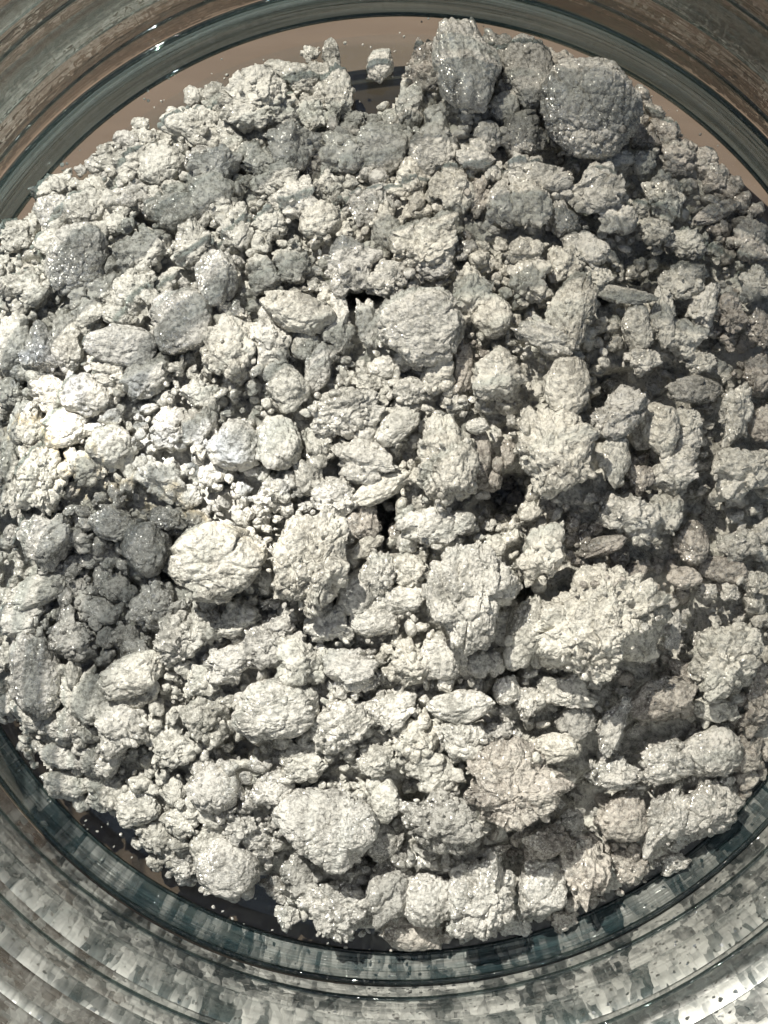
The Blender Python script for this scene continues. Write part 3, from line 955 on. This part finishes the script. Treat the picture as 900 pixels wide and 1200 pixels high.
def add_crumb(x, y, rpx, dz, lvl, z0=None):
    if z0 is None:
        z0 = float(bed_z(np.array([x]), np.array([y]))[0])
        z0 -= (0.03 + 0.14 * min(1, max(0, (x - 520) / 200))) * min(1, z0 / .25)
    a = rpx / PX
    z = max(z0 + dz, a * .5)
    wx, wy = at(x, y, z)
    if math.hypot(wx, wy) > 4.5 - a:
        return
    t = G_T.get(tone_at(x, y)) or tone_at(x, y)
    v, f = crumb_v[lvl][int(g.integers(12))]
    A = np.array(Matrix.Rotation(g.uniform(0, 6.28), 3, Vector(rdirs(1, g)[0])))
    vv = (v * (a * g.uniform(.55, 1.4, 3))) @ A.T + [wx, wy, z]
    acc[t][0].append(vv * CM)
    acc[t][1].append(f + cnt[t])
    cnt[t] += len(v)


tries = g.uniform(0, 1, (9800, 2)) * [960, 1100] + [-30, 15]
dist_in = inside_dist(tries[:, 0], tries[:, 1], OUTLINE)
hol = hole_amount(tries[:, 0], tries[:, 1])
for (x, y), di, ho in zip(tries, dist_in, hol):
    if -60 < di < -3 and g.random() < .22:      # grit strayed onto the bare glass
        add_crumb(x, y, g.uniform(1.0, 2.4), 0, 1, 0.0)
    if di < -3 or (ho > 0.5 and g.random() < .55):
        continue
    u = x - P[:, 0]; w = -(y - P[:, 1])
    c, s = np.cos(P[:, 4]), np.sin(P[:, 4])
    e = ((u * c + w * s) / P[:, 2]) ** 2 + ((-u * s + w * c) / P[:, 3]) ** 2
    cover = e.min()
    if x > 560 and g.random() < min(.3, (x - 560) / 500):
        continue
    if cover < 0.9:                     # powder and chips lying on the clumps
        q = int(e.argmin())
        if P[q, 2] < 15 or g.random() < (.90 if cover < .45 else .45):
            continue
        zt = placed[q][5] + placed[q][6] * math.sqrt(max(0.0, 1 - cover)) * 0.92
        add_crumb(x, y, float(np.exp(g.normal(.85 if cover < .45 else 1.25, .35))), 0, 1, zt)
        continue
    rp = float(np.exp(g.normal(1.85, .42)))
    if rp > 6.5:
        add_crumb(x, y, min(rp, 14), g.uniform(.05, .22) * min(1, max(di, 0) / 40), 2)
    else:
        add_crumb(x, y, max(rp, 2.2), g.uniform(.0, .26) * min(1, max(di, 0) / 40), 1 if rp < 4.5 else 2)
for t, (vs_, fs_) in acc.items():
    if not vs_:
        continue
    o = link("loose_crumbs", mesh_from("loose_crumbs", np.concatenate(vs_), np.concatenate(fs_), (TONES[t],)))
    o["kind"] = "stuff"
    o["label"] = f"tiny loose {TONEW[t]} clay crumbs scattered between the clumps"
    o["category"] = "crumbs"

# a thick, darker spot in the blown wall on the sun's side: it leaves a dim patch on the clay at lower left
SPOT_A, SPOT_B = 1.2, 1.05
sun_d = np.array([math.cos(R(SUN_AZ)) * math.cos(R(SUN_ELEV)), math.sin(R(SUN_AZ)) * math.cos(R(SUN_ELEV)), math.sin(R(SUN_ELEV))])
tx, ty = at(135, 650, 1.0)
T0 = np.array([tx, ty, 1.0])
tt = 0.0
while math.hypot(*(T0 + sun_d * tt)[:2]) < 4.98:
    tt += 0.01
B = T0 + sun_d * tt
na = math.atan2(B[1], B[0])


def on_wall(px, py, z=1.0, rad=4.8):
    """where the sunlight that reaches a spot of the heap comes through the wall: (turn 0..1, height)"""
    x, y = at(px, py, z)
    p = np.array([x, y, z])
    t = 0.0
    while math.hypot(*(p + sun_d * t)[:2]) < rad:
        t += 0.01
    p = p + sun_d * t
    return (math.atan2(p[1], p[0]) / (2 * math.pi)) % 1.0, p[2] - 0.42


STREAK = [on_wall(5, 452), on_wall(330, 640)]
# ------------------------------------------------------------------ table
def table_mat():
    m, nt, n, l = new_mat("brown_tabletop")
    out = n.new("ShaderNodeOutputMaterial")
    geo = n.new("ShaderNodeNewGeometry")
    mp = N(nt, "ShaderNodeMapping")
    mp.inputs["Scale"].default_value = (35, 260, 35)
    mp.inputs["Rotation"].default_value = (0, 0, R(-12))
    l.new(geo.outputs["Position"], mp.inputs["Vector"])
    t = N(nt, "ShaderNodeTexNoise", i_Scale=1.0, i_Detail=6.0, i_Roughness=0.6)
    l.new(mp.outputs[0], t.inputs["Vector"])
    cr = ramp(nt, [(0.3, (0.062, 0.044, 0.031)), (0.7, (0.085, 0.061, 0.044))])
    l.new(t.outputs["Fac"], cr.inputs["Fac"])
    b = N(nt, "ShaderNodeBump", i_Strength=0.15, i_Distance=0.0003)
    l.new(t.outputs["Fac"], b.inputs["Height"])
    p = N(nt, "ShaderNodeBsdfPrincipled", i_Roughness=0.7)
    p.inputs["Specular IOR Level"].default_value = 0.12
    l.new(cr.outputs["Color"], p.inputs["Base Color"])
    l.new(b.outputs[0], p.inputs["Normal"])
    l.new(p.outputs[0], out.inputs["Surface"])
    return m


s = 60.0
tv = np.array([(-s, -s, -0.62), (s, -s, -0.62), (s, s, -0.62), (-s, s, -0.62)]) * CM
table = link("tabletop", mesh_from("tabletop", tv, np.array([[0, 1, 2, 3]]), (table_mat(),), False))
table["kind"] = "structure"


# ------------------------------------------------------------------ the jar
def glass(name, tint, streak=None, uneven=False, body=0.0, body_col=(0.1, 0.2, 0.2), film=0.0, film_base=0.0, vs=2.6, rough=0.03, bump=0.4):
    """soda glass: Fresnel reflection over tinted see-through; body = light scattered inside thick green glass; film = clay dust clinging to it"""
    m, nt, n, l = new_mat(name)
    out = n.new("ShaderNodeOutputMaterial")
    uv = n.new("ShaderNodeUVMap")
    uv.uv_map = "around"
    # streaks drawn out round the jar
    mp = N(nt, "ShaderNodeMapping")
    mp.inputs["Scale"].default_value = (9.0, vs, 1)
    l.new(uv.outputs[0], mp.inputs["Vector"])
    st = N(nt, "ShaderNodeTexNoise", i_Scale=1.0, i_Detail=2.5, i_Roughness=0.55, i_Distortion=0.2)
    l.new(mp.outputs[0], st.inputs["Vector"])
    # blocky facets of the pressed pattern
    mp2 = N(nt, "ShaderNodeMapping")
    mp2.inputs["Scale"].default_value = (135.0, 1.0, 1)
    l.new(uv.outputs[0], mp2.inputs["Vector"])
    vo = N(nt, "ShaderNodeTexVoronoi", i_Scale=1.0, i_Randomness=0.85)
    vo.distance = 'CHEBYCHEV'
    wn1 = N(nt, "ShaderNodeTexNoise", i_Scale=1.7, i_Detail=2.0)
    l.new(mp2.outputs[0], wn1.inputs["Vector"])
    wa1 = N(nt, "ShaderNodeVectorMath", operation='MULTIPLY_ADD')
    wa1.inputs[1].default_value = (0.7, 0.7, 0)
    l.new(wn1.outputs["Color"], wa1.inputs[0])
    l.new(mp2.outputs[0], wa1.inputs[2])
    l.new(wa1.outputs[0], vo.inputs["Vector"])
    mp3 = N(nt, "ShaderNodeMapping")
    mp3.inputs["Scale"].default_value = (330.0, 2.6, 1)
    l.new(uv.outputs[0], mp3.inputs["Vector"])
    vo2 = N(nt, "ShaderNodeTexVoronoi", i_Scale=1.0, i_Randomness=0.9)
    vo2.distance = 'CHEBYCHEV'
    l.new(mp3.outputs[0], vo2.inputs["Vector"])
    mp4 = N(nt, "ShaderNodeMapping")
    mp4.inputs["Scale"].default_value = (120.0, 1.7, 1)
    l.new(uv.outputs[0], mp4.inputs["Vector"])
    st2 = N(nt, "ShaderNodeTexNoise", i_Scale=1.0, i_Detail=3.0, i_Roughness=0.65)
    l.new(mp4.outputs[0], st2.inputs["Vector"])
    mp5 = N(nt, "ShaderNodeMapping")
    mp5.inputs["Scale"].default_value = (420.0, 1.1, 1)
    l.new(uv.outputs[0], mp5.inputs["Vector"])
    st3 = N(nt, "ShaderNodeTexNoise", i_Scale=1.0, i_Detail=2.0, i_Roughness=0.6)
    l.new(mp5.outputs[0], st3.inputs["Vector"])
    addh = N(nt, "ShaderNodeMath", operation='ADD')
    l.new(vo.outputs["Distance"], addh.inputs[0])
    l.new(vo2.outputs["Distance"], addh.inputs[1])
    b1 = N(nt, "ShaderNodeBump", i_Strength=bump, i_Distance=0.0006)
    l.new(addh.outputs[0], b1.inputs["Height"])
    b2 = N(nt, "ShaderNodeBump", i_Strength=bump, i_Distance=0.0012)
    l.new(st.outputs["Fac"], b2.inputs["Height"])
    l.new(b1.outputs[0], b2.inputs["Normal"])
    cr = ramp(nt, streak or [(0.0, tint), (1.0, tint)])
    l.new(st.outputs["Fac"], cr.inputs["Fac"])
    tr = n.new("ShaderNodeBsdfTransparent")
    if uneven:                                # smoky on the right-hand side, clear towards the left
        su = n.new("ShaderNodeSeparateXYZ")
        l.new(uv.outputs[0], su.inputs[0])
        ur = ramp(nt, [(0.0, (.40, .40, .39)), (0.225, (.29, .28, .26)), (0.275, (.375, .365, .345)), (0.33, (.49, .485, .47)), (0.40, (.54, .54, .53)), (0.60, (.54, .54, .53)), (0.9, (.40, .40, .39))])
        l.new(su.outputs[0], ur.inputs["Fac"])
        um = N(nt, "ShaderNodeMix", data_type='RGBA', blend_type='MULTIPLY')
        um.inputs[0].default_value = 1.0
        l.new(cr.outputs["Color"], um.inputs[6])
        l.new(ur.outputs["Color"], um.inputs[7])
        # thin clear streak in the wall: full sunlight falls through it, edged with a little colour
        K = 2 * math.pi * 4.8
        (u1, v1), (u2, v2) = STREAK
        ax_, ay_ = (u1 - u2) * K, (v1 - v2)
        ln_ = math.hypot(ax_, ay_)
        ax_, ay_ = ax_ / ln_, ay_ / ln_
        nn = N(nt, "ShaderNodeTexNoise", i_Scale=1.0, i_Detail=3.0, i_Roughness=0.6)
        nm = N(nt, "ShaderNodeMapping")
        nm.inputs["Scale"].default_value = (K * 0.9, 1.6, 1)
        l.new(uv.outputs[0], nm.inputs["Vector"])
        l.new(nm.outputs[0], nn.inputs["Vector"])

        def dotp(cx, cy, c0):
            dd = N(nt, "ShaderNodeVectorMath", operation='DOT_PRODUCT')
            dd.inputs[1].default_value = (cx * K, cy, 0)
            l.new(uv.outputs[0], dd.inputs[0])
            aa = N(nt, "ShaderNodeMath", operation='ADD')
            aa.inputs[1].default_value = c0
            l.new(dd.outputs["Value"], aa.inputs[0])
            return aa
        along = dotp(ax_, ay_, -(u2 * K * ax_ + v2 * ay_))            # 0 .. ln_
        across = dotp(-ay_, ax_, (u2 * K * ay_ - v2 * ax_))
        wob = N(nt, "ShaderNodeMath", operation='MULTIPLY_ADD')       # wavy edge
        wob.inputs[1].default_value = 1.5
        l.new(nn.outputs["Fac"], wob.inputs[0])
        l.new(across.outputs[0], wob.inputs[2])
        ac = N(nt, "ShaderNodeMapRange")
        ac.inputs["From Min"].default_value = 0.75 - 0.85
        ac.inputs["From Max"].default_value = 0.75 + 0.85
        l.new(wob.outputs[0], ac.inputs["Value"])
        sr = ramp(nt, [(0.0, (0, 0, 0)), (0.20, (.22, .22, .24)), (0.33, (.35, .42, .60)), (0.355, (1, 1, 1)), (0.60, (1, 1, 1)), (0.635, (.90, .62, .15)), (0.66, (.25, .22, .18)), (0.72, (.16, .16, .15)), (0.735, (.8, .8, .7)), (0.76, (.12, .12, .12)), (1.0, (0, 0, 0))])
        l.new(ac.outputs[0], sr.inputs["Fac"])
        al = N(nt, "ShaderNodeMapRange")
        al.inputs["From Min"].default_value = -0.25 * ln_
        al.inputs["From Max"].default_value = 1.15 * ln_
        l.new(along.outputs[0], al.inputs["Value"])
        lr = ramp(nt, [(0.05, (0, 0, 0)), (0.28, (.75, .75, .75)), (0.42, (1, 1, 1)), (0.93, (1, 1, 1)), (1.0, (0, 0, 0))])
        l.new(al.outputs[0], lr.inputs["Fac"])
        sm_ = N(nt, "ShaderNodeMix", data_type='RGBA', blend_type='MULTIPLY')
        sm_.inputs[0].default_value = 1.0
        l.new(sr.outputs["Color"], sm_.inputs[6])
        l.new(lr.outputs["Color"], sm_.inputs[7])
        fin = N(nt, "ShaderNodeMix", data_type='RGBA', blend_type='SCREEN')
        fin.inputs[0].default_value = 1.0
        l.new(um.outputs[2], fin.inputs[6])
        l.new(sm_.outputs[2], fin.inputs[7])
        l.new(fin.outputs[2], tr.inputs["Color"])
    else:
        l.new(cr.outputs["Color"], tr.inputs["Color"])
    gl = N(nt, "ShaderNodeBsdfGlossy", i_Roughness=rough)
    gl.inputs["Color"].default_value = (0.92, 0.97, 0.96, 1)
    l.new(b2.outputs[0], gl.inputs["Normal"])
    lw = N(nt, "ShaderNodeLayerWeight")
    lw.inputs["Blend"].default_value = 0.5
    l.new(b2.outputs[0], lw.inputs["Normal"])
    p5 = N(nt, "ShaderNodeMath", operation='POWER')
    p5.inputs[1].default_value = 5.0
    l.new(lw.outputs["Facing"], p5.inputs[0])
    fr = N(nt, "ShaderNodeMath", operation='MULTIPLY_ADD')
    fr.inputs[1].default_value = 0.96
    fr.inputs[2].default_value = 0.04
    l.new(p5.outputs[0], fr.inputs[0])
    mx = n.new("ShaderNodeMixShader")
    l.new(fr.outputs[0], mx.inputs[0])
    src = tr.outputs[0]
    if body > 0:
        df = N(nt, "ShaderNodeBsdfDiffuse")
        bc = ramp(nt, [(0.3, tuple(c * .28 for c in body_col)), (0.7, body_col)])
        l.new(st.outputs["Fac"], bc.inputs["Fac"])
        l.new(bc.outputs["Color"], df.inputs["Color"])
        tl = N(nt, "ShaderNodeBsdfTranslucent")
        l.new(bc.outputs["Color"], tl.inputs["Color"])
        mt = n.new("ShaderNodeMixShader")
        mt.inputs[0].default_value = 0.6
        l.new(df.outputs[0], mt.inputs[1])
        l.new(tl.outputs[0], mt.inputs[2])
        m0 = n.new("ShaderNodeMixShader")
        m0.inputs[0].default_value = body
        l.new(src, m0.inputs[1])
        l.new(mt.outputs[0], m0.inputs[2])
        src = m0.outputs[0]
    l.new(src, mx.inputs[1])
    l.new(gl.outputs[0], mx.inputs[2])
    last = mx.outputs[0]
    if film > 0:
        sepc = n.new("ShaderNodeSeparateColor")
        l.new(vo.outputs["Color"], sepc.inputs[0])
        sepc2 = n.new("ShaderNodeSeparateColor")
        l.new(vo2.outputs["Color"], sepc2.inputs[0])
        sepu = n.new("ShaderNodeSeparateXYZ")
        l.new(uv.outputs[0], sepu.inputs[0])
        # u runs 0..1 round the jar from +x; the dusty side is centred on the bottom of the picture, u = 0.75 (and 0.66 heaviest)
        lobe = ramp(nt, [(0.50, (0, 0, 0)), (0.60, (.85, .85, .85)), (0.70, (1, 1, 1)), (0.88, (.75, .75, .75)), (0.98, (0, 0, 0))])
        l.new(sepu.outputs[0], lobe.inputs["Fac"])
        e1 = N(nt, "ShaderNodeMath", operation='MULTIPLY_ADD')
        e1.inputs[1].default_value = 0.55
        l.new(sepc.outputs[0], e1.inputs[0])
        e2 = N(nt, "ShaderNodeMath", operation='MULTIPLY')
        e2.inputs[1].default_value = 0.45
        l.new(sepc2.outputs[1], e2.inputs[0])
        l.new(e2.outputs[0], e1.inputs[2])
        e3 = N(nt, "ShaderNodeMath", operation='MULTIPLY')
        l.new(e1.outputs[0], e3.inputs[0])
        l.new(st2.outputs["Fac"], e3.inputs[1])
        e4 = N(nt, "ShaderNodeMapRange")
        e4.inputs["From Min"].default_value = 0.08
        e4.inputs["From Max"].default_value = 0.42
        e4.inputs["To Min"].default_value = film_base
        e4.inputs["To Max"].default_value = film
        l.new(e3.outputs[0], e4.inputs["Value"])
        e5 = N(nt, "ShaderNodeMath", operation='MULTIPLY')
        l.new(e4.outputs[0], e5.inputs[0])
        l.new(lobe.outputs["Color"], e5.inputs[1])
        dust = N(nt, "ShaderNodeBsdfPrincipled", i_Roughness=0.3)
        l.new(b2.outputs[0], dust.inputs["Normal"])
        dcol = ramp(nt, [(0.25, (0.06, 0.075, 0.075)), (0.42, (0.19, 0.20, 0.19)), (0.58, (0.32, 0.325, 0.305)), (0.78, (0.52, 0.52, 0.48))])
        e6 = N(nt, "ShaderNodeMath", operation='MULTIPLY_ADD')
        e6.inputs[1].default_value = 1.25
        av = N(nt, "ShaderNodeMath", operation='MULTIPLY_ADD')
        av.inputs[1].default_value = 0.45
        l.new(st3.outputs["Fac"], av.inputs[0])
        sv = N(nt, "ShaderNodeMath", operation='MULTIPLY')
        sv.inputs[1].default_value = 0.6
        l.new(st2.outputs["Fac"], sv.inputs[0])
        l.new(sv.outputs[0], av.inputs[2])
        l.new(av.outputs[0], e6.inputs[0])
        e7 = N(nt, "ShaderNodeMath", operation='MULTIPLY_ADD')
        e7.inputs[1].default_value = 1.0
        e7.inputs[2].default_value = -0.50
        l.new(e1.outputs[0], e7.inputs[0])
        l.new(e7.outputs[0], e6.inputs[2])
        l.new(e6.outputs[0], dcol.inputs["Fac"])
        l.new(dcol.outputs["Color"], dust.inputs["Base Color"])
        m2 = n.new("ShaderNodeMixShader")
        l.new(e5.outputs[0], m2.inputs[0])
        l.new(last, m2.inputs[1])
        gv = N(nt, "ShaderNodeTexVoronoi", i_Scale=1.0)
        gmp = N(nt, "ShaderNodeMapping")
        gmp.inputs["Scale"].default_value = (1100.0, 22.0, 1)
        l.new(uv.outputs[0], gmp.inputs["Vector"])
        l.new(gmp.outputs[0], gv.inputs["Vector"])
        gs = n.new("ShaderNodeSeparateColor")
        l.new(gv.outputs["Color"], gs.inputs[0])
        gt_ = N(nt, "ShaderNodeMath", operation='GREATER_THAN')
        gt_.inputs[1].default_value = 0.955
        l.new(gs.outputs[0], gt_.inputs[0])
        gsub = N(nt, "ShaderNodeVectorMath", operation='SUBTRACT')
        gsub.inputs[1].default_value = (0.5, 0.5, 0.5)
        l.new(gv.outputs["Color"], gsub.inputs[0])
        gsc = N(nt, "ShaderNodeVectorMath", operation='SCALE')
        gsc.inputs["Scale"].default_value = 1.3
        l.new(gsub.outputs[0], gsc.inputs[0])
        gad = N(nt, "ShaderNodeVectorMath", operation='ADD')
        l.new(b2.outputs[0], gad.inputs[0])
        l.new(gsc.outputs[0], gad.inputs[1])
        gno = N(nt, "ShaderNodeVectorMath", operation='NORMALIZE')
        l.new(gad.outputs[0], gno.inputs[0])
        gg = N(nt, "ShaderNodeBsdfGlossy", i_Roughness=0.3)
        l.new(gno.outputs[0], gg.inputs["Normal"])
        gmx = n.new("ShaderNodeMixShader")
        l.new(gt_.outputs[0], gmx.inputs[0])
        l.new(dust.outputs[0], gmx.inputs[1])
        l.new(gg.outputs[0], gmx.inputs[2])
        l.new(gmx.outputs[0], m2.inputs[2])
        last = m2.outputs[0]
    l.new(last, out.inputs["Surface"])
    return m


def lathe(name, prof, mat, parent, seg=256, ripple=0.0):
    prof = np.array(prof, float)
    k = len(prof)
    th = np.linspace(0, 2 * np.pi, seg, endpoint=False)
    T = th[:, None]
    wob = ripple * (np.sin(T * 3 + prof[:, 1][None] * 2.1) + .6 * np.sin(T * 7 + prof[:, 1][None] * 5 + 1))
    rr = prof[:, 0][None] + wob * (prof[:, 0][None] > .1)
    v = np.stack([rr * np.cos(T), rr * np.sin(T), np.broadcast_to(prof[:, 1][None], rr.shape)], -1).reshape(-1, 3) * CM
    f, uvs = [], []
    arc = np.concatenate([[0], np.cumsum(np.hypot(*np.diff(prof, axis=0).T))])
    for i in range(seg):
        j = (i + 1) % seg
        for q in range(k - 1):
            f.append((i * k + q, j * k + q, j * k + q + 1, i * k + q + 1))
            u0, u1 = i / seg, (i + 1) / seg
            uvs += [(u0, arc[q]), (u1, arc[q]), (u1, arc[q + 1]), (u0, arc[q + 1])]
    me = mesh_from(name, v, np.array(f), (mat,))
    ul = me.uv_layers.new(name="around")
    ul.data.foreach_set("uv", np.array(uvs, np.float32).ravel())
    return link(name, me, parent)


jar = bpy.data.objects.new("glass_jar", None)
C.objects.link(jar)
jar["label"] = "round clear glass jar with greenish rim and ribbed wall, holding the grey clay"
jar["category"] = "jar"
G_base = glass("clear_glass", (0.93, 0.96, 0.95), rough=0.05, bump=0.05)
G_heel = glass("thick_green_glass", (0.25, 0.4, 0.4), [(0.3, (0.22, 0.31, 0.34)), (0.7, (0.60, 0.70, 0.70))], body=0.42, body_col=(0.13, 0.225, 0.24), bump=0.8, vs=16.0, film=0.35)
G_wall = glass("wall_glass", (0.9, 0.94, 0.93), [(0.36, (0.70, 0.74, 0.735)), (0.42, (0.96, 0.965, 0.96)), (0.60, (0.96, 0.965, 0.96)), (0.66, (0.80, 0.83, 0.825))], uneven=True, film=0.95, film_base=0.5, rough=0.06, bump=0.5)
G_ridge = glass("ridge_glass", (0.8, 0.88, 0.86), [(0.35, (0.70, 0.75, 0.745)), (0.6, (0.90, 0.92, 0.915))], body=0.38, body_col=(0.15, 0.225, 0.22), bump=0.5, film=0.85, film_base=0.45)
G_line = glass("dark_glass_line", (0.3, 0.4, 0.4), [(0.35, (0.12, 0.17, 0.18)), (0.6, (0.55, 0.62, 0.6))], body=0.15, body_col=(0.08, 0.1, 0.1), bump=0.3)
# floor of the jar: a disc of thick glass
lathe("jar_floor", [(0.0, 0.0), (2.0, 0.0), (4.50, 0.0)], G_base, jar)
lathe("jar_underside", [(0.0, -0.55), (4.3, -0.55), (4.42, -0.53)], G_base, jar)
# heel: the thick curved corner where floor meets wall
lathe("heel", [(4.50, 0.0), (4.56, 0.03), (4.62, 0.08), (4.66, 0.16), (4.69, 0.24), (4.705, 0.32), (4.715, 0.42)], G_heel, jar, ripple=0.006)
w = []
for q in range(150):
    h = 0.42 + q * 0.06 if q < 140 else 8.84 + (q - 139) * 0.7
    w.append((4.72 + 0.012 * (h - .5) + 0.02 * math.sin(h * 2.9), h))
lathe("wall", w, G_wall, jar, ripple=0.012)


def wr(h):
    return 4.72 + 0.012 * (h - .5) + 0.02 * math.sin(h * 2.9)


H = w[-1][1]
for hc, hw, out_, mt in ((2.45, .42, .09, G_ridge), (4.15, .20, .06, G_ridge), (1.12, .035, .03, G_line), (3.3, .03, .03, G_line), (5.3, .12, .05, G_ridge)):
    lathe("ridge", [(wr(hc + hw * math.cos(a)) - 0.012 - out_ * math.sin(a), hc + hw * math.cos(a)) for a in np.linspace(0, math.pi, 12)][::-1], mt, jar, ripple=0.012)
lathe("seam", [(4.50 + 0.022 * math.cos(a), 0.012 + 0.022 * math.sin(a)) for a in np.linspace(0, 2 * math.pi, 9)], G_line, jar)
lathe("seam", [(4.70 + 0.03 * math.cos(a), 0.42 + 0.022 * math.sin(a)) for a in np.linspace(0, 2 * math.pi, 9)], G_line, jar, ripple=0.006)
lathe("lip", [(w[-1][0] + 0.12 + 0.16 * math.cos(a), H + 0.14 + 0.14 * math.sin(a)) for a in np.linspace(0, 2 * math.pi, 20)], G_heel, jar)

# the thick spot: a shallow dome on the outside of the wall
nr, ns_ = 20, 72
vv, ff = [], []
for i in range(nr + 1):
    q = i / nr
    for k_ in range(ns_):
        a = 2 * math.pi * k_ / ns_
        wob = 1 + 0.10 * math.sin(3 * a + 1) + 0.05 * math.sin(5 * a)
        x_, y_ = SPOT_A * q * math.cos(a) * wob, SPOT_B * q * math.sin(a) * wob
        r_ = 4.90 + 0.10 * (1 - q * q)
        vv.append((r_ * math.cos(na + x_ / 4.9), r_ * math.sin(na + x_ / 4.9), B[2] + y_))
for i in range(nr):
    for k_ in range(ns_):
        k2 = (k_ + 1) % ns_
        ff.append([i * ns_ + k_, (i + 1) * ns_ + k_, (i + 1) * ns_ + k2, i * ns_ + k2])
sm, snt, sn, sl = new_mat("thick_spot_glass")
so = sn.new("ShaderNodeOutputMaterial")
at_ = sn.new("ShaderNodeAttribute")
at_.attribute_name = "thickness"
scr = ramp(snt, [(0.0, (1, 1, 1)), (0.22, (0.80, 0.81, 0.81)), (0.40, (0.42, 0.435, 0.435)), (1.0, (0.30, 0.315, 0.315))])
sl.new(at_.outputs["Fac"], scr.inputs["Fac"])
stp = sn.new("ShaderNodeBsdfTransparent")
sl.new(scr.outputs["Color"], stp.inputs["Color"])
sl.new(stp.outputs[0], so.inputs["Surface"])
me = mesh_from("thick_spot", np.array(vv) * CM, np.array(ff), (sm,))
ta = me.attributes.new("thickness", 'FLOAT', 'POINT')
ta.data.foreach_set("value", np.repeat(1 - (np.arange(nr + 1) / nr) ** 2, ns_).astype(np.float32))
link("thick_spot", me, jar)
